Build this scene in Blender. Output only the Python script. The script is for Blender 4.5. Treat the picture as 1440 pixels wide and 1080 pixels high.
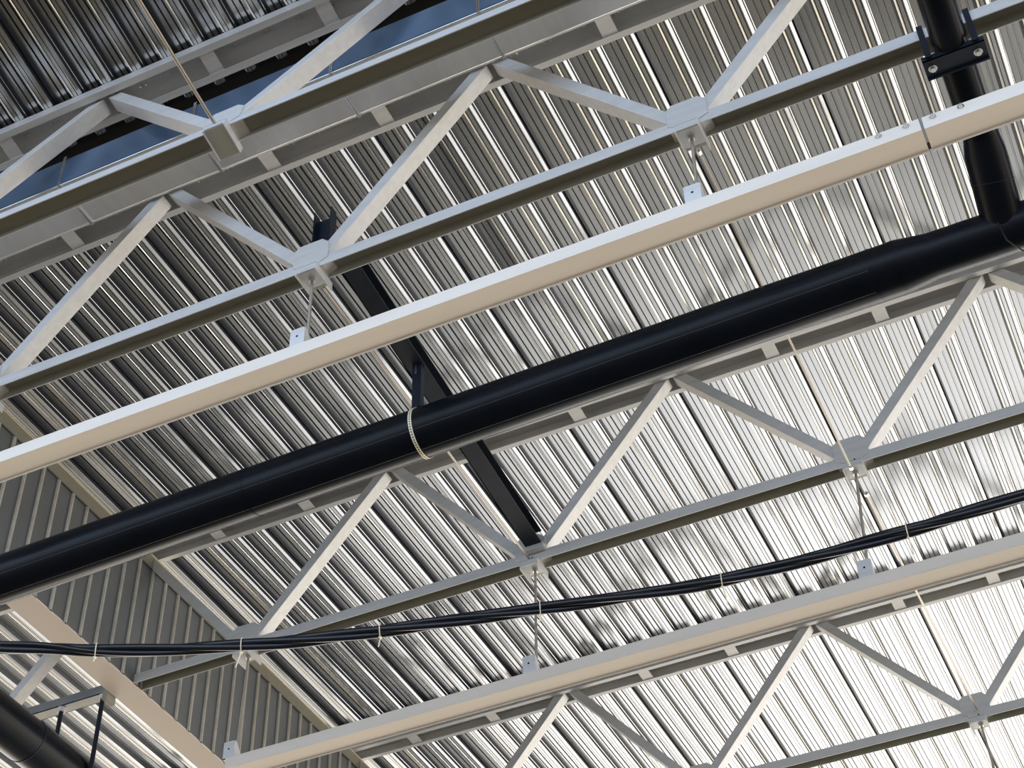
import bpy, bmesh, math, random
from mathutils import Vector, Matrix
random.seed(7)
for o in list(bpy.data.objects):
    bpy.data.objects.remove(o, do_unlink=True)
S = bpy.context.scene
COL = S.collection

# ------------------------------------------------------------------ camera
F_PX = 2350.51
R = ((0.9061033, 0.4223864, -0.0238027), (-0.3080305, 0.6201283, -0.7214971), (-0.2899898, 0.6610829, 0.6920082))
cam = bpy.data.cameras.new('camera'); cam.sensor_width = 36.0; cam.lens = 36.0 * F_PX / 1440.0
cam.clip_end = 500
co = bpy.data.objects.new('camera', cam); COL.objects.link(co)
right, down, fwd = (Vector(r) for r in R)
m = Matrix((right, -down, -fwd)).transposed().to_4x4()
co.matrix_world = m
S.camera = co
S.view_settings.view_transform = 'Standard'; S.view_settings.look = 'None'
S.view_settings.gamma = 1.0; S.view_settings.use_curve_mapping = False
S.view_settings.exposure = 0.0

# ------------------------------------------------------------------ world: surroundings seen through the open sides
W = bpy.data.worlds.new('surroundings'); S.world = W; W.use_nodes = True
nt = W.node_tree; nt.nodes.clear()
N = nt.nodes.new; L = nt.links.new
def mathn(op, a, b=None, c=None, clamp=False):
    n = N('ShaderNodeMath'); n.operation = op; n.use_clamp = clamp
    for i, v in enumerate((a, b, c)):
        if v is None: continue
        if isinstance(v, (int, float)): n.inputs[i].default_value = v
        else: L(v, n.inputs[i])
    return n.outputs[0]
tc = N('ShaderNodeTexCoord'); sp = N('ShaderNodeSeparateXYZ'); L(tc.outputs['Generated'], sp.inputs[0])
dx, dy, dz = sp.outputs
el = mathn('ARCSINE', dz)
elf = mathn('MULTIPLY_ADD', el, 1 / math.pi, 0.5, clamp=True)        # 0 straight down .. 1 straight up
def ramp(stops):
    r = N('ShaderNodeValToRGB'); L(elf, r.inputs[0]); e = r.color_ramp.elements
    e[0].position = (stops[0][0] + 90) / 180; e[0].color = (*stops[0][1], 1)
    e[1].position = (stops[-1][0] + 90) / 180; e[1].color = (*stops[-1][1], 1)
    for d, c in stops[1:-1]:
        q = e.new((d + 90) / 180); q.color = (*c, 1)
    return r.outputs[0]
frontL = ramp([(-90, (.03, .03, .025)), (-50, (.04, .04, .032)), (-43, (.10, .095, .08)), (-37, (.48, .44, .37)), (-31, (.95, .85, .7)), (-24, (1.6, 1.4, 1.1)), (-16, (3.8, 3.2, 2.3)),
              (-6, (4.6, 4.4, 4.0)), (6, (3.2, 3.25, 3.4)), (25, (2.2, 2.4, 2.8)), (60, (.8, .9, 1.2)), (90, (.6, .7, .9))])
frontR = ramp([(-90, (.04, .04, .035)), (-56, (.10, .09, .07)), (-50, (.26, .25, .22)), (-44, (.95, .94, .92)), (-36, (1.45, 1.45, 1.45)), (-28, (2.1, 2.0, 1.85)), (-18, (3.6, 3.1, 2.4)),
              (-6, (4.4, 4.2, 3.9)), (6, (3.2, 3.25, 3.4)), (25, (2.2, 2.4, 2.8)), (60, (.8, .9, 1.2)), (90, (.6, .7, .9))])
back = ramp([(-90, (.03, .03, .025)), (-50, (.06, .05, .035)), (-30, (.25, .21, .15)), (-8, (.80, .88, .98)), (0, (1.8, 2.15, 2.6)),
             (10, (2.1, 2.6, 3.3)), (22, (1.9, 2.35, 3.1)), (45, (1.4, 1.9, 2.7)), (90, (.5, .6, .9))])
side = ramp([(-90, (.03, .03, .025)), (-50, (.08, .07, .05)), (-30, (.45, .34, .21)), (-16, (1.8, 1.4, .9)), (0, (1.7, 1.6, 1.5)), (30, (1.4, 1.6, 2.0)), (90, (.6, .7, .9))])
def mrange(v, a, b):
    n = N('ShaderNodeMapRange'); n.interpolation_type = 'SMOOTHSTEP'; L(v, n.inputs[0]); n.inputs[1].default_value = a; n.inputs[2].default_value = b
    return n.outputs[0]
ch = mathn('SQRT', mathn('MAXIMUM', mathn('SUBTRACT', 1.0, mathn('MULTIPLY', dz, dz)), 1e-4))
ay = mathn('DIVIDE', dy, ch); ax = mathn('DIVIDE', dx, ch)
def mix(f, a, b):
    n = N('ShaderNodeMix'); n.data_type = 'RGBA'; L(f, n.inputs[0]); L(a, n.inputs[6]); L(b, n.inputs[7]); return n.outputs[2]
c1 = mix(mrange(ay, -.75, -.15), back, side)
front = mix(mrange(ax, -.72, -.2), frontL, frontR)
c2 = mix(mrange(ay, .25, .75), c1, front)
bg = N('ShaderNodeBackground'); L(c2, bg.inputs[0]); bg.inputs[1].default_value = 1.0
wo = N('ShaderNodeOutputWorld'); L(bg.outputs[0], wo.inputs[0])

# ------------------------------------------------------------------ materials
def mat(name, col, metal=0.0, rough=0.5, var=0.0, vscale=3.0, bump=0.0, bscale=40.0, stretch=(1, 1, 1), spec=0.5, rvar=0.0, stain=None):
    M = bpy.data.materials.new(name); M.use_nodes = True; t = M.node_tree
    b = t.nodes['Principled BSDF']
    b.inputs['Base Color'].default_value = (*col, 1); b.inputs['Metallic'].default_value = metal
    b.inputs['Roughness'].default_value = rough; b.inputs['Specular IOR Level'].default_value = spec
    tcn = t.nodes.new('ShaderNodeTexCoord'); mp = t.nodes.new('ShaderNodeMapping'); mp.inputs['Scale'].default_value = stretch
    t.links.new(tcn.outputs['Object'], mp.inputs[0])
    if var or rvar:
        nz = t.nodes.new('ShaderNodeTexNoise'); nz.inputs['Scale'].default_value = vscale; nz.inputs['Detail'].default_value = 5
        t.links.new(mp.outputs[0], nz.inputs[0])
        if var:
            r = t.nodes.new('ShaderNodeValToRGB'); e = r.color_ramp.elements
            e[0].position = .3; e[1].position = .7
            e[0].color = (*[max(0, c * (1 - var)) for c in col], 1); e[1].color = (*[min(1, c * (1 + var)) for c in col], 1)
            t.links.new(nz.outputs[0], r.inputs[0]); t.links.new(r.outputs[0], b.inputs['Base Color'])
            out = r.outputs[0]
            if stain:
                n2 = t.nodes.new('ShaderNodeTexNoise'); n2.inputs['Scale'].default_value = stain[1]; n2.inputs['Detail'].default_value = 6
                t.links.new(mp.outputs[0], n2.inputs[0])
                r2 = t.nodes.new('ShaderNodeValToRGB'); r2.color_ramp.elements[0].position = stain[2]; r2.color_ramp.elements[1].position = stain[2] + .06
                r2.color_ramp.elements[0].color = (0, 0, 0, 1); r2.color_ramp.elements[1].color = (stain[3], stain[3], stain[3], 1)
                t.links.new(n2.outputs[0], r2.inputs[0])
                mx = t.nodes.new('ShaderNodeMix'); mx.data_type = 'RGBA'; t.links.new(r2.outputs[0], mx.inputs[0]); t.links.new(out, mx.inputs[6])
                mx.inputs[7].default_value = (*stain[0], 1); t.links.new(mx.outputs[2], b.inputs['Base Color'])
        if rvar:
            mr = t.nodes.new('ShaderNodeMapRange'); mr.inputs[3].default_value = rough - rvar; mr.inputs[4].default_value = rough + rvar
            t.links.new(nz.outputs[0], mr.inputs[0]); t.links.new(mr.outputs[0], b.inputs['Roughness'])
    if bump:
        nb = t.nodes.new('ShaderNodeTexNoise'); nb.inputs['Scale'].default_value = bscale; nb.inputs['Detail'].default_value = 3
        t.links.new(mp.outputs[0], nb.inputs[0])
        bp = t.nodes.new('ShaderNodeBump'); bp.inputs['Strength'].default_value = bump; bp.inputs['Distance'].default_value = .01
        t.links.new(nb.outputs[0], bp.inputs['Height']); t.links.new(bp.outputs[0], b.inputs['Normal'])
    return M
M_deck = mat('galvanised_deck', (.80, .80, .80), .93, .17, var=.05, vscale=1.2, stretch=(3, .5, 3), stain=((.5, .45, .36), 7, .74, .15))
M_inner = mat('olive_shaded_inside', (.37, .37, .33), .3, .5)  # olive inside faces, darkened for the shade within the open hollows
M_flank_groove = mat('dark_flank_groove_shade', (.075, .085, .105), .6, .35)  # dark flanks; the shade inside the narrow grooves is painted with it too
M_ridge = mat('lit_ridge', (.50, .49, .44), .1, .5, var=.15, vscale=8)  # lighter ridge faces: the light they catch is put into the colour
M_steel = mat('galvanised_steel', (.66, .67, .68), .35, .5, var=.06, vscale=4, bump=.02, bscale=30, stretch=(.6, 6, 6))
M_steel_dk = mat('weathered_galvanised_steel', (.30, .31, .32), .8, .38, var=.15, vscale=6)
M_cream = mat('off_white_paint', (.76, .70, .63), 0, .45, var=.03, vscale=2.5, bump=.02, bscale=15, stretch=(.5, 4, 4), stain=((.46, .36, .26), 7, .72, .5))
M_black = mat('black_rubber_paint', (.005, .007, .011), 0, .24, var=.2, vscale=3, spec=.13)
M_blacksteel = mat('black_painted_steel', (.012, .018, .030), .1, .42, var=.2, vscale=8, spec=.2)
M_cable = mat('black_cable_jacket', (.008, .010, .016), 0, .28)
M_wall = mat('grey_wall_cladding', (.16, .175, .19), .25, .36, var=.06, vscale=3)
M_trim = mat('grey_olive_trim', (.27, .265, .22), .2, .5, var=.05, vscale=5)
M_trimedge = mat('bright_trim_edge', (.85, .72, .50), .1, .4)
M_zinc = mat('bright_zinc', (.85, .85, .85), 1.0, .25)
M_rod = mat('zinc_threaded_rod', (.50, .46, .40), .8, .45)
M_skyblue = mat('sky_reflection_blue', (.13, .21, .34), .6, .3, var=.12, vscale=1.5, stretch=(.6, 2, 2))  # blue of the reflected sky, given as a surface colour
M_seam = mat('pipe_seam_line', (.06, .065, .07), 0, .5)
M_tie = mat('natural_nylon', (.85, .78, .62), 0, .4)
M_hole_gap = mat('dark_hole_gap', (.01, .01, .01), 0, .8)
M_duct = mat('galvanised_duct', (.62, .63, .65), .8, .36, var=.05, vscale=3, bump=.02, bscale=14, stretch=(5, .8, .8))
M_soffit = mat('pale_pink_paint', (.72, .64, .58), 0, .45, var=.03, vscale=2)

# ------------------------------------------------------------------ mesh helpers
def V(*a): return Vector(a)
class MB:
    def __init__(s): s.v = []; s.f = []
    def add(s, vs, fs):
        o = len(s.v); s.v += [Vector(v) for v in vs]; s.f += [tuple(i + o for i in f) for f in fs]; return s
    def box(s, x0, x1, y0, y1, z0, z1):
        x0, x1 = sorted((x0, x1)); y0, y1 = sorted((y0, y1)); z0, z1 = sorted((z0, z1))
        vs = [(x, y, z) for z in (z0, z1) for y in (y0, y1) for x in (x0, x1)]
        return s.add(vs, [(0, 2, 3, 1), (4, 5, 7, 6), (0, 1, 5, 4), (2, 6, 7, 3), (0, 4, 6, 2), (1, 3, 7, 5)])
    def prism(s, pts, a, b, axis='y'):
        """closed outline pts (two coordinates), extruded from a to b along axis"""
        n = len(pts)
        def P(p, t): return {'x': (t, p[0], p[1]), 'y': (p[0], t, p[1]), 'z': (p[0], p[1], t)}[axis]
        vs = [P(p, a) for p in pts] + [P(p, b) for p in pts]
        return s.add(vs, [tuple(range(n - 1, -1, -1)), tuple(range(n, 2 * n))] + [(i, (i + 1) % n, n + (i + 1) % n, n + i) for i in range(n)])
    def bar(s, p, q, w, h, wdir=(0, 1, 0)):
        """rectangular bar p->q, w along wdir, h along the third direction"""
        p = Vector(p); q = Vector(q); d = (q - p).normalized(); wd = Vector(wdir); wd = (wd - d * wd.dot(d)).normalized(); hd = d.cross(wd)
        vs = []
        for c in (p, q):
            for a, b in ((-1, -1), (1, -1), (1, 1), (-1, 1)): vs.append(c + wd * (a * w / 2) + hd * (b * h / 2))
        return s.add(vs, [(3, 2, 1, 0), (4, 5, 6, 7)] + [(i, (i + 1) % 4, 4 + (i + 1) % 4, 4 + i) for i in range(4)])
    def tube(s, path, r, n=16, cap=True):
        path = [Vector(p) for p in path]; rs = r if isinstance(r, (list, tuple)) else [r] * len(path)
        rings = []; up = None
        for i, p in enumerate(path):
            d = ((path[min(i + 1, len(path) - 1)] - path[max(i - 1, 0)])).normalized()
            if up is None: up = Vector((0, 0, 1)) if abs(d.z) < .9 else Vector((1, 0, 0))
            a = (up - d * up.dot(d)).normalized(); up = a; b = d.cross(a)
            rings.append([p + (a * math.cos(t) + b * math.sin(t)) * rs[i] for t in [2 * math.pi * k / n for k in range(n)]])
        vs = [v for r_ in rings for v in r_]; fs = []
        for i in range(len(path) - 1):
            for k in range(n): fs.append((i * n + k, i * n + (k + 1) % n, (i + 1) * n + (k + 1) % n, (i + 1) * n + k))
        if cap: fs += [tuple(range(n - 1, -1, -1)), tuple(range((len(path) - 1) * n, len(path) * n))]
        return s.add(vs, fs)
    def build(s, name, material, parent=None, origin=None, smooth=False, bevel=0.0, xf=None, extra=None):
        vs = s.v if xf is None else [xf @ v for v in s.v]
        base = parent_base(parent)
        o0 = Vector(origin) if origin is not None else (base if parent is not None else sum(vs, Vector()) / len(vs))
        me = bpy.data.meshes.new(name); me.from_pydata([v - o0 for v in vs], [], s.f)
        bm = bmesh.new(); bm.from_mesh(me); bmesh.ops.recalc_face_normals(bm, faces=bm.faces); bm.to_mesh(me); bm.free()
        me.materials.append(material)
        if extra:
            me.materials.append(extra[0])
            for p_, k_ in zip(me.polygons, extra[1]): p_.material_index = k_
        if smooth:
            for p in me.polygons: p.use_smooth = True
            try: me.set_sharp_from_angle(angle=math.radians(40))
            except Exception: pass
        ob = bpy.data.objects.new(name, me); COL.objects.link(ob)
        if bevel:
            md = ob.modifiers.new('bevel', 'BEVEL'); md.width = bevel; md.segments = 2; md.limit_method = 'ANGLE'
        if parent is not None:
            ob.parent = parent; ob.location = o0 - base; ob['_b'] = list(o0)
        else:
            ob.location = o0; ob['_b'] = list(o0)
        return ob
def parent_base(p):
    if p is None: return Vector()
    return Vector(p['_b'])
def thing(name, label, cat, loc, group=None):
    o = bpy.data.objects.new(name, None); COL.objects.link(o); o.location = loc; o['_b'] = list(loc); o.empty_display_size = .1
    return tag(o, label, cat, group)
def tag(o, label, cat, group=None):
    o['label'] = label; o['category'] = cat
    if group: o['group'] = group
    return o
def structure(o): o['kind'] = 'structure'; return o

# ------------------------------------------------------------------ roof deck (corrugated sheet seen from below)
ZB, ZT = 8.0, 9.42            # underside of bottom chord, underside of top chord
ZD = 9.54                     # underside of deck
P = .25; X00 = -.89
def plain_profile():
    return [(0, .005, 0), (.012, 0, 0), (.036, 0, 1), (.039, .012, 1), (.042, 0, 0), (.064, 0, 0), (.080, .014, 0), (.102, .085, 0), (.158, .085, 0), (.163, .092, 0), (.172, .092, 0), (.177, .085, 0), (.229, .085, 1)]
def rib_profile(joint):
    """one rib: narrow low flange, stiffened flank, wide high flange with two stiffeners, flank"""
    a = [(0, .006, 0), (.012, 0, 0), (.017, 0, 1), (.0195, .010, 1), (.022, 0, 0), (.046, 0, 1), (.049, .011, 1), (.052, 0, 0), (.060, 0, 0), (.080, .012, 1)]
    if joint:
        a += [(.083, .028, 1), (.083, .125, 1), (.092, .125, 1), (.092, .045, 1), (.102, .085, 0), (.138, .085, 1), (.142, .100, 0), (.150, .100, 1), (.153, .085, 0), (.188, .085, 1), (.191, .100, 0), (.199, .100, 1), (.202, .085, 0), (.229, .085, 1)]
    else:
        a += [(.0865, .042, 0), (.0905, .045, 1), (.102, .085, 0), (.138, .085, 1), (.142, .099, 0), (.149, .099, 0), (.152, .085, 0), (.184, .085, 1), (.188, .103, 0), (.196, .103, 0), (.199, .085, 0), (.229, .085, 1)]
    return a          # (along, height, surface of the strip that follows: 1 = dark flank and painted groove shade)
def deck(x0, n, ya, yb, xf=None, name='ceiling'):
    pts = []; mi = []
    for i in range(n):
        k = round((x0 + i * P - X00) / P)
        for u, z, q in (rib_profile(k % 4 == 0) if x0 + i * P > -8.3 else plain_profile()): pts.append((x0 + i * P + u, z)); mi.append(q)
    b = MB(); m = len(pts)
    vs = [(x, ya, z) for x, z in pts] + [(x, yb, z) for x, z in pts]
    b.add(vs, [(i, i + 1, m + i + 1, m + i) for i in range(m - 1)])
    return structure(b.build(name, M_deck, xf=xf, origin=(0, 0, 0), extra=(M_flank_groove, mi[:-1])))
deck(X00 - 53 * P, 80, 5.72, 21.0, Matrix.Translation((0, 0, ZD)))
# sloping part of the roof over truss nearest to the camera
yA0, zA0 = 5.045, 8.155; yA1, zA1 = 5.36, 9.60
lean = math.atan2(yA1 - yA0, zA1 - zA0)
XA = Matrix.Translation((0, yA0, zA0)) @ Matrix.Rotation(-lean, 4, 'X')
lenA = math.hypot(yA1 - yA0, zA1 - zA0)
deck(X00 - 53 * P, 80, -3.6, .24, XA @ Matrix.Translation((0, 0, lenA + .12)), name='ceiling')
# valley gutter closing the roof between the sloping and the level deck
p0 = XA @ V(0, .20, lenA + .112)
structure(MB().prism([(p0.y, p0.z), (5.775, 9.535), (5.775, 9.72), (p0.y, p0.z + .14)], -14, 6.5, 'x').build('trim_1', M_hole_gap))  # near-black colour holds the shade of the gap above the duct

# ------------------------------------------------------------------ trusses
NODES = [-6.67 + 2.6 * i for i in range(5)]           # bottom nodes
TOPS = [-10.57 + 2.6 * i for i in range(7)]
XL, XR = -10.7, 5.0
def truss(label, y, xf, chord_from, nodes, tops, ls, fasteners=False, left_node=False, simple=False):
    """local frame: x along, y across, z up from underside of bottom chord"""
    base = xf @ V(0, 0, 0)
    t = thing('roof_truss', label, 'roof truss', base)
    w = .125; h = .088; W_ = .25
    # top chord: U section open downwards with inward lips
    wt = .007; lp = .048; H = .118
    sec = [(-W_/2, 0), (-W_/2 + lp, 0), (-W_/2 + lp, .006), (-W_/2 + wt, .006), (-W_/2 + wt, H - wt), (W_/2 - wt, H - wt), (W_/2 - wt, .006),
           (W_/2 - lp, .006), (W_/2 - lp, 0), (W_/2, 0), (W_/2, H), (-W_/2, H)]
    tcd = MB().prism([(a, b + ls) for a, b in sec], XL, XR, 'x').build('top_chord', M_steel, t, xf=xf)
    first = None
    for tx in tops:
        for dxx in (.84, 1.75):
            x = tx + dxx
            if x > XR: continue
            o_ = MB().box(x - .055, x + .055, -W_/2 + lp - .004, W_/2 - lp + .004, ls + .007, ls + .016).build('batten_plate', M_steel, tcd, xf=xf)
    # bottom chord
    e_ = .006
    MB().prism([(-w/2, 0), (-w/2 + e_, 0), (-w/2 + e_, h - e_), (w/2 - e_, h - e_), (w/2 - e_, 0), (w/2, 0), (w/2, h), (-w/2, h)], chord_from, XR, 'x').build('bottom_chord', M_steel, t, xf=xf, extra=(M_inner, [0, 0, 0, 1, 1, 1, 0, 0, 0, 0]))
    # diagonals
    hh = .082; ww = .115
    for i, tx in enumerate(tops):
        for sgn in (-1, 1):
            bx = tx + sgn * 1.3
            if bx < -11.3 or (bx > 5.2): continue
            top = V(tx + sgn * .05, 0, ls + .05); bot = V(bx - sgn * .06, 0, .09)
            MB().bar(bot, top, ww, hh).build('diagonal', M_steel, t, xf=xf, bevel=.003)
    # node brackets
    for nx in nodes:
        g = MB().prism([(nx + a, b) for a, b in ((-.075, -.022), (.075, -.022), (.075, .035), (.135, .06), (.135, .20), (.085, .248), (-.085, .248), (-.125, .21), (-.125, .06), (-.075, .035))],
                       -w/2 - .008, w/2 + .008).build('gusset_plate', M_steel, t, xf=xf, bevel=.003)
        q = MB(); a = .076; yb = .105; z0, z1 = -.075, -.008
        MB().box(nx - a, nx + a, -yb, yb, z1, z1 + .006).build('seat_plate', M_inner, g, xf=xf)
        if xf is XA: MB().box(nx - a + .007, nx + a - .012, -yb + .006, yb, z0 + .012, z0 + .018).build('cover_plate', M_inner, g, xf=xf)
        q.box(nx - a, nx - a + .006, -yb, yb, z0, z1); q.box(nx + a - .006, nx + a, -yb, yb, z0, z1)
        q.box(nx - a + .006, nx + a - .006, -yb, -yb + .006, z0 + .02, z1)
        q.build('hanger_seat', M_steel, g, xf=xf)
        MB().tube([(nx + .02, -w/2 - .012, .03), (nx + .02, -w/2 - .004, .03)], .007, 8).build('bolt_hole', M_hole_gap, g, xf=xf)
    if fasteners:
        f0 = None
        k = round((-7.9 - X00) / P)
        for i in range(34):
            x = X00 + (k + i) * P + .04
            for s_ in (-.022, .022):
                q = MB().tube([(x + s_, -.015, ls + H - .038), (x + s_, -.015, ls + H - .006)], .009, 6)
                q.build('deck_screw', M_zinc, tcd, xf=xf)
    return t
T = Matrix.Translation
tA = truss('galvanised truss leaning slightly, nearest the camera along the top left, blue duct behind it', 0, XA, -7.75, NODES, TOPS, lenA, True)
tB = truss('galvanised truss just below the blue duct, holding up the nearer cream beam', 0, T((0, 6.16, ZB)), -7.75, NODES, TOPS, ZT - ZB, True)
tC = truss('galvanised truss in the middle, its top chord right behind the thick black pipe', 0, T((0, 9.585, ZB)), -7.75, NODES, TOPS, ZT - ZB)
tD = truss('galvanised truss at the bottom right, farthest one, behind the lower cream beam', 0, T((0, 13.41, ZB)), -7.75, NODES, TOPS, ZT - ZB)

# ------------------------------------------------------------------ end wall on the left
wz0, wz1 = 8.0, 9.22; XW = -7.76
pts = []; wmi = []
y = 5.8
while y < 20:
    pts += [(XW, y), (XW, y + .130), (XW + .009, y + .143), (XW + .020, y + .152), (XW + .024, y + .162), (XW + .020, y + .172), (XW + .009, y + .181), (XW, y + .194), (XW, y + .1999)]
    wmi += [0, 0, 1, 1, 1, 1, 0, 0, 0]
    y += .2
n = len(pts)
bw = MB(); bw.add([(x, yy, z) for z in (wz0, wz1 + .06) for x, yy in pts], [(i, i + 1, n + i + 1, n + i) for i in range(n - 1)])
wl = bw.build('wall_left', M_wall, origin=(0, 0, 0), extra=(M_ridge, wmi[:-1])); structure(wl)
structure(MB().box(XW + .012, XW + .026, 5.8, 20, 9.205, 9.325).build('trim_2', M_trim))
structure(MB().box(XW + .004, XW + .032, 5.8, 20, 9.327, 9.335).build('trim_3', M_trimedge))
eb = MB().prism([(XW - .245, 7.997), (XW + .006, 7.997), (XW + .006, 8.012), (XW - .012, 8.012), (XW - .012, 8.25), (XW - .245, 8.25)], 5.8, 20.2, 'y').build('eaves_beam', M_soffit, bevel=.003)
tag(eb, 'pale pink beam running diagonally under the corrugated end wall at lower left', 'beam')

# ------------------------------------------------------------------ cream hanging beams
def cream_beam(label, yc, z, x0, x1, nodes, splice=None):
    t = thing('hanging_beam', label, 'beam', (x0, yc, z))
    w = .163; h = .10
    spans = [(x0, x1)] if splice is None else [(x0, splice - .008), (splice + .008, x1)]
    for a, b in spans:
        MB().prism([(yc - w/2, z), (yc + w/2 - .006, z), (yc + w/2 - .006, z - .010), (yc + w/2, z - .010), (yc + w/2, z + h), (yc - w/2, z + h)], a, b, 'x').build('beam_body', M_cream, t, bevel=.002)
    if splice is not None:
        MB().box(splice - .05, splice + .05, yc - w/2 + .012, yc + w/2 - .012, z + .006, z + h - .01).build('splice_sleeve', M_steel_dk, t)
        MB().box(splice - .008, splice + .008, yc + .03, yc + w/2 - .012, z + .001, z + .006).build('splice_slot', M_hole_gap, t)
        for bx in (-.42, -.265, -.115, .04):
            q = MB(); c = V(bx, yc - w/2, z + .072)
            q.tube([c, c + V(0, -.004, 0)], .020, 16); q.tube([c + V(0, -.004, 0), c + V(0, -.016, 0)], .012, 6); q.tube([c + V(0, -.016, 0), c + V(0, -.024, 0)], .006, 8)
            q.build('bolt', M_zinc, t)
    for nx in nodes:
        b = MB(); zt = z + h; yf = yc - w/2 + .012
        b.prism([(nx - .095, zt), (nx + .008, zt), (nx + .008, zt + .135), (nx - .002, zt + .152), (nx - .095, zt + .152)], yf, yf + .006, 'y')
        b.prism([(yf + .006, zt), (yf + .125, zt), (yf + .125, zt + .03), (yf + .02, zt + .15), (yf + .006, zt + .15)], nx + .002, nx + .008, 'x')
        b.box(nx - .095, nx + .008, yf, yf + .12, zt, zt + .005)
        br = b.build('rod_bracket', M_steel if splice is None else M_steel, t)
        MB().tube([(nx - .045, yf - .002, zt + .085), (nx - .045, yf + .004, zt + .085)], .008, 10).build('bracket_hole', M_hole_gap, br)
    return t
cream_beam('long cream beam crossing the whole picture above the black pipe, bolted splice at right', 6.163, 7.22, -8.3, 5, [-6.67 - .0, -4.07, -1.46, 1.13], splice=-.183)
cream_beam('cream beam at lower right ending near the corrugated wall, under the cable bundle', 9.586, 6.885, -6.72, 5, [-6.66, -4.07, -1.50, 1.13])

# hanger rods
def rod(name, label, p, q, r=.011, cat='rod', group=None, nut=True):
    t = thing(name, label, cat, p, group)
    MB().tube([p, q], r, 10).build('rod_shank', M_rod, t, smooth=True)
    if nut:
        p = Vector(p); q = Vector(q); d = (q - p).normalized()
        for c in (p + d * .02, q - d * .02):
            MB().tube([c - d * .014, c + d * .014], r * 2.0, 6).build('nut', M_zinc, t)
    return t
for lab, x0, x1 in (('left', -4.085, -4.09), ('right', -1.475, -1.50)):
    rod('hanger_rod', 'short zinc rod on the %s linking the second truss and upper cream beam' % lab, (x1, 6.175, 7.34), (x0, 6.165, 7.99))
rod('hanger_rod', 'thin rod at lower left, hanging to the free end of the lower cream beam', (-6.69, 9.6, 7.02), (-6.665, 9.6, 7.99))
rod('hanger_rod', 'brassy rod behind the cable bundle, from the node where the black beam ends', (-4.09, 9.6, 7.02), (-4.065, 9.6, 7.99))
rod('hanger_rod', 'rod at right from the middle truss down behind the cable bundle', (-1.54, 9.6, 7.02), (-1.475, 9.6, 7.99))
rod('hanger_rod', 'thin rod at the bottom right corner below the farthest truss', (-1.43, 13.42, 7.2), (-1.46, 13.42, 7.99))
# horizontal tie rods between bottom chord nodes
rod('tie_rod', 'bright tie rod rising from the nearest truss node to the top left edge', (-4.07, 4.96, 8.16), (-4.07, 3.0, 8.57), .011, nut=False)
rod('tie_rod', 'thin tie rod beside the black steel beam, passing behind the thick black pipe', (-4.07, 6.28, 8.0), (-4.07, 9.5, 8.02), .009, nut=False)
rod('tie_rod', 'thin tie rod at right from the second truss to the middle truss', (-1.475, 6.28, 7.99), (-1.475, 9.46, 7.9), .008, nut=True)
rod('tie_rod', 'tan tie rod at lower right, from under the lower cream beam to the farthest truss', (-1.45, 9.70, 7.85), (-1.45, 13.34, 8.07), .009, nut=True)

# ------------------------------------------------------------------ rectangular duct behind the nearest truss
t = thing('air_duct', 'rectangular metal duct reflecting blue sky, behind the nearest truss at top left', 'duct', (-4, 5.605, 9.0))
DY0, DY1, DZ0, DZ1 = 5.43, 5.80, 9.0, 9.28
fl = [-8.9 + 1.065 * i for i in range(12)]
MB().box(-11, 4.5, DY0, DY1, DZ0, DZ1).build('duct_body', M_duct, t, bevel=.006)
MB().box(-11, 4.5, DY0 - .004, DY0 - .0005, DZ0 + .012, DZ1 - .006).build('sky_reflection_panel', M_skyblue, t)['label'] = 'side panel coloured with the blue sky reflection'  # added panel, the reflected sky is put into its colour
for x in [-9.98] + [-8.915 + 1.065 * i for i in range(12)]:
    q = MB(); e = .016
    for s_ in (-.011, .002):
        q.box(x + s_, x + s_ + .009, DY0 - e, DY1 + e, DZ0 - e, DZ0); q.box(x + s_, x + s_ + .009, DY0 - e, DY1 + e, DZ1, DZ1 + e)
        q.box(x + s_, x + s_ + .009, DY0 - e, DY0, DZ0, DZ1); q.box(x + s_, x + s_ + .009, DY1, DY1 + e, DZ0, DZ1)
    q.build('duct_flange', M_zinc, t)

# ------------------------------------------------------------------ black pipework
t = thing('drain_pipe', 'thick black pipe crossing the picture diagonally, with a branch joining at upper right', 'pipe', (-.4, 7.65, 7.88))
K = .957; yc, zc = 7.655 * K, 7.885 * K; yl, zl = 7.70 * K, 7.83 * K      # right end and left end of the main run
def ring_path(x0, x1, n, y0=yc, z0=zc): return [(x0 + (x1 - x0) * i / n, y0, z0) for i in range(n + 1)]
def lerp(a, b, k): return a + (b - a) * k
XP0, XP1 = -7.40, -.60; xs = [XP0, -.60, -.58, -.39, -.37, 3.0]; rs = [.178, .1685, .1685, .1435, .1435, .1435]
def on_run(x):
    k = min(1, (x - XP0) / (XP1 - XP0)); return lerp(yl, yc, k), lerp(zl, zc, k), lerp(.178, .1685, k)
MB().tube([(x, on_run(x)[0], on_run(x)[1]) for x in xs], rs, 48).build('main_pipe', M_black, t, smooth=True)
for x in (-.60, -5.2, -.75):
    y_, z_, r_ = on_run(x)
    MB().tube([(x - .004, y_, z_), (x + .004, y_, z_)], r_ + .003, 48).build('pipe_joint', M_black, t, smooth=True)
for ang in (212, 262):
    a = math.radians(ang); e = []
    for x in (XP0 + .01, -.77):
        y_, z_, r_ = on_run(x); e.append(V(x, y_ + r_ * math.cos(a), z_ + r_ * math.sin(a)))
    MB().tube(e, .0018, 6).build('pipe_seam', M_seam, t)
MB().tube([(.10, 3.0, 7.895), (.10, 6.78, 7.895), (.098, 6.84, 7.88), (.09, 6.93, 7.83), (.078, 7.08, 7.72), (.066, 7.22, 7.62), (.057, yc, zc)], [.100, .100, .106, .124, .126, .127, .128], 40).build('branch_pipe', M_black, t, smooth=True)
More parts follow.
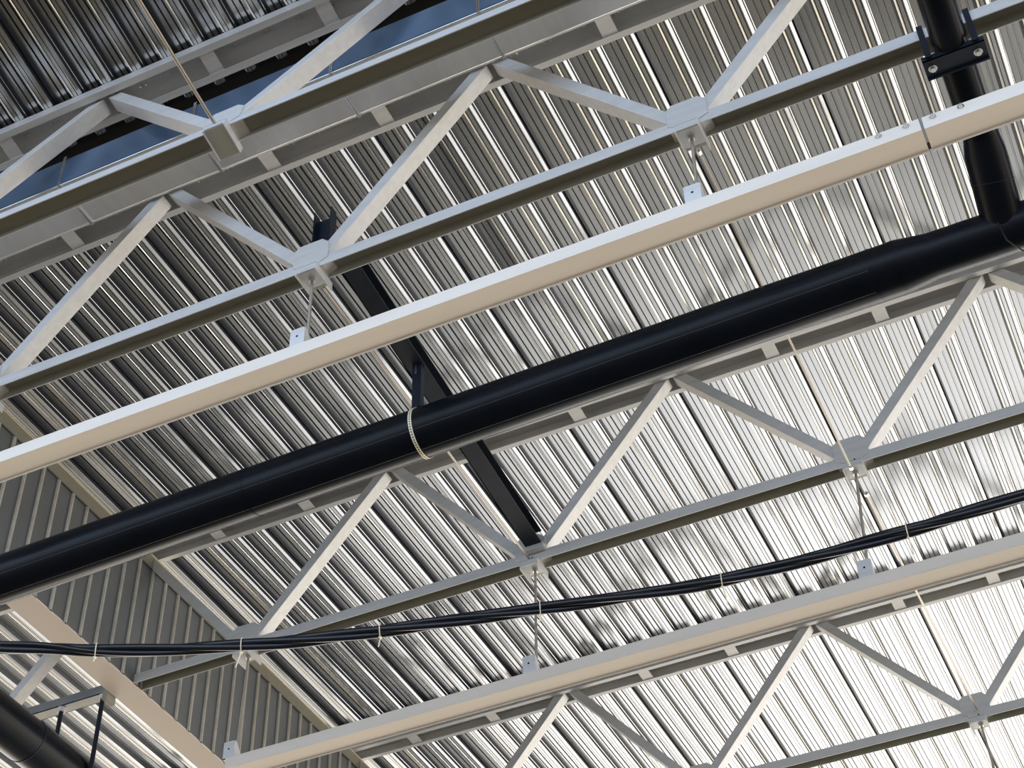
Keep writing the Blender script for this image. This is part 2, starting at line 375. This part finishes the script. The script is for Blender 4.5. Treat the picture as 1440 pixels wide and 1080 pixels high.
MB().tube([(.079, 7.07, 7.727), (.078, 7.075, 7.723)], .1285, 40).build('pipe_joint', M_blacksteel, t, smooth=True)
MB().tube([(x * K, y * K, z * K) for x, y, z in ((.03, 7.44, 7.76), (.05, 7.55, 7.70), (.12, 7.70, 7.715), (.4, 7.72, 7.70), (.9, 7.72, 7.69))], .006, 8).build('thin_wire', M_cable, t, smooth=True)

t = thing('perforated_strap', 'pale perforated metal band wrapped around the thick black pipe', 'strap', (-3.895, 7.35, 7.53))
yy, zz, rr = on_run(-3.895); rr += .003
b = MB(); nn = 48
for i in range(nn):
    a0, a1 = 2 * math.pi * i / nn, 2 * math.pi * (i + 1) / nn
    for r0 in (0,):
        P_ = lambda a, r, x: (x, yy + r * math.cos(a), zz + r * math.sin(a))
        b.add([P_(a0, rr, -3.908), P_(a0, rr, -3.883), P_(a1, rr, -3.883), P_(a1, rr, -3.908), P_(a0, rr + .003, -3.908), P_(a0, rr + .003, -3.883), P_(a1, rr + .003, -3.883), P_(a1, rr + .003, -3.908)],
              [(0, 1, 2, 3), (7, 6, 5, 4), (0, 4, 5, 1), (2, 6, 7, 3), (0, 3, 7, 4), (1, 5, 6, 2)])
b.build('band', M_tie, t, smooth=True)
b = MB()
for i in range(60):
    a = 2 * math.pi * i / 60
    c = V(-3.8955, yy + (rr + .0032) * math.cos(a), zz + (rr + .0032) * math.sin(a))
    d = V(0, math.cos(a), math.sin(a))
    b.tube([c, c + d * .001], .0055, 6)
b.build('perforation', M_hole_gap, t)

# black steel beam between second and middle truss
t = thing('steel_beam', 'black steel channel beam running from the second truss to the middle truss, above the pipe', 'beam', (-4.0, 7.8, 8.1))
def skew(b, name, m_, par):
    # beam runs very slightly off square
    for v in b.v: v.x += -.13 * (v.y - 6.3) / 3.15
    return b.build(name, m_, par)
b = MB(); x0, x1 = -3.948, -3.812; z0, z1 = 8.10, 8.235
b.box(x0, x1, 6.24, 9.47, z0, z0 + .010); b.box(x0, x1, 6.24, 9.47, z1 - .010, z1); b.box(x0 + .055, x0 + .075, 6.24, 9.47, z0 + .010, z1 - .010)
b.box(x0, x0 + .008, 6.24, 9.47, z0, z1)
skew(b, 'beam_section', M_blacksteel, t)
b = MB(); b.box(-4.12, -3.985, 6.235, 6.243, 8.06, 8.63); b.box(-4.12, -4.112, 6.17, 6.235, 8.06, 8.66); b.box(-3.993, -3.985, 6.17, 6.235, 8.06, 8.66)
b.build('end_post', M_blacksteel, t)
MB().box(-4.10, -3.93, 9.45, 9.50, 8.06, 8.11).build('seat_plate', M_steel, t)
t = thing('pipe_hanger', 'dark flat hanger dropping from the black steel beam to the thick pipe', 'bracket', (-3.9, 7.27, 8.1))
b = MB(); b.box(-3.935, -3.868, 7.27, 7.278, 7.70, 8.10); b.box(-3.876, -3.868, 7.278, 7.32, 7.70, 8.10); b.build('hanger_plate', M_blacksteel, t)
MB().tube([(-3.905, 7.262, 8.0), (-3.905, 7.262, 8.09)], .008, 8).build('hanger_stud', M_zinc, t)

# clamp holding the branch pipe under the second truss
t = thing('pipe_clamp', 'dark channel clamp with two bolts holding the branch pipe below the second truss', 'clamp', (.1, 6.16, 7.79))
b = MB(); b.box(-.08, .275, 6.095, 6.225, 7.786, 7.792); b.box(-.08, .275, 6.095, 6.101, 7.786, 7.83); b.box(-.08, .275, 6.219, 6.225, 7.77, 7.83)
b.build('channel', M_blacksteel, t)
for x in (-.035, .225):
    q = MB(); q.tube([(x, 6.16, 7.776), (x, 6.16, 8.0)], .009, 8); q.tube([(x, 6.16, 7.768), (x, 6.16, 7.786)], .017, 6); q.tube([(x, 6.16, 7.784), (x, 6.16, 7.787)], .026, 12)
    q.build('clamp_bolt', M_zinc, t)
for x in (-.055, .215):
    b = MB(); b.prism([(6.080, 7.80), (6.086, 7.80), (6.086, 8.094), (6.235, 8.094), (6.235, 8.10), (6.080, 8.10)], x, x + .035, 'x')
    b.build('side_strap', M_blacksteel, t)

# ------------------------------------------------------------------ cable bundle
path = [(-7.326, 7.218), (-7.157, 7.313), (-6.852, 7.468), (-6.588, 7.641), (-6.122, 7.868), (-5.654, 8.048), (-5.175, 8.205), (-4.709, 8.328), (-4.145, 8.465), (-3.614, 8.596),
        (-2.992, 8.747), (-2.391, 8.855), (-1.733, 8.90), (-1.124, 8.905), (-.725, 8.90), (-.353, 8.887), (-.1, 8.875), (.6, 8.84)]
pts = [V(a, b, 6.8) for a, b in path]
def catmull(p, n):
    out = []
    for i in range(len(p) - 1):
        a, b, c, d = p[max(i-1, 0)], p[i], p[i+1], p[min(i+2, len(p)-1)]
        for j in range(n):
            s = j / n
            out.append(.5 * ((2*b) + (c-a)*s + (2*a-5*b+4*c-d)*s*s + (3*b-a-3*c+d)*s**3))
    return out + [p[-1]]
pts = catmull(pts, 7)
t = thing('cable_bundle', 'loose bundle of twisted black cables sagging across the lower half of the picture', 'cables', (-3.6, 8.6, 6.8))
acc = [0]
for i in range(1, len(pts)): acc.append(acc[-1] + (pts[i] - pts[i-1]).length)
for k in range(4):
    pp = []
    for i, p in enumerate(pts):
        a = 2 * math.pi * k / 4 + acc[i] * 2.3 + .5 * math.sin(acc[i] * 1.7 + k)
        rr_ = .024 + .004 * math.sin(acc[i] * 3.1 + 2 * k)
        d = (pts[min(i+1, len(pts)-1)] - pts[max(i-1, 0)]).normalized(); u = V(0, 0, 1); s_ = d.cross(u)
        pp.append(p + (u * math.cos(a) + s_ * math.sin(a)) * rr_)
    MB().tube(pp, .025 if k else .021, 12).build('cable', M_cable, t, smooth=True)
def at_x(x):
    return min(range(len(pts)), key=lambda i: abs(pts[i].x - x))
for x, dr, ln in ((-6.588, (-.1, 0, -1), .035), (-5.654, (-.25, 0, -1), .12), (-4.709, (-.1, 0, -1), .075), (-3.614, (-.25, .1, -1), .06), (-2.391, (.12, .2, -1), .14), (-1.124, (.05, .2, -1), .13)):
    i = at_x(x); c = pts[i]; d = (pts[i+1] - pts[i-1]).normalized(); u = V(0, 0, 1); s_ = d.cross(u).normalized()
    b = MB()
    b.tube([c + d * (.006 * math.sin(a)) + (u * math.cos(a) + s_ * math.sin(a)) * .055 for a in [2*math.pi*j/24 for j in range(25)]], .004, 6)
    e = c - u * .055; b.tube([e + V(-.008, 0, .004), e + V(.008, 0, -.006)], .009, 6)
    dr = Vector(dr).normalized(); b.tube([e, e + dr * ln * .5, e + dr * ln + V(-.004, 0, 0)], .0045, 6)
    b.build('cable_tie', M_tie, t, smooth=True)

# ------------------------------------------------------------------ lower left: hanging channel, rods and second black pipe beyond the wall line
t = thing('pipe_support', 'grey channel arm with two black drop rods carrying the lower left black pipe', 'bracket', (-8.1, 9.58, 8.0))
b = MB(); b.box(-10.6, -8.06, 9.53, 9.64, 8.0, 8.006); b.box(-10.6, -8.06, 9.53, 9.536, 8.0, 8.088); b.box(-10.6, -8.06, 9.634, 9.64, 8.0, 8.088); b.build('channel_arm', M_steel_dk, t)
MB().box(-8.06, -8.01, 9.525, 9.645, 7.93, 8.10).build('end_plate', M_trim, t)
for x in (-8.078, -8.502):
    q = MB(); q.tube([(x, 9.56, 8.0), (x, 9.56, 7.10)], .020, 12); r_ = q.build('drop_rod', M_blacksteel, t, smooth=True)
    MB().tube([(x, 9.56, 7.955), (x, 9.56, 7.998)], .034, 16).build('rod_collar', M_steel, t, smooth=True)
MB().box(-8.58, -8.02, 9.53, 9.59, 7.06, 7.10).build('cross_bar', M_blacksteel, t)
t = thing('drain_pipe', 'black pipe cut off by the lower left corner, below the grey channel arm', 'pipe', (-8.3, 9.2, 7.3))
MB().tube([(-8.29, 6.5, 7.3), (-8.29, 13.5, 7.3)], .187, 40).build('pipe_run', M_black, t, smooth=True)
MB().tube([(-8.29, 8.98, 7.3), (-8.29, 8.99, 7.3)], .191, 40).build('pipe_joint', M_blacksteel, t, smooth=True)

for o in bpy.data.objects:
    if '_b' in o: del o['_b']
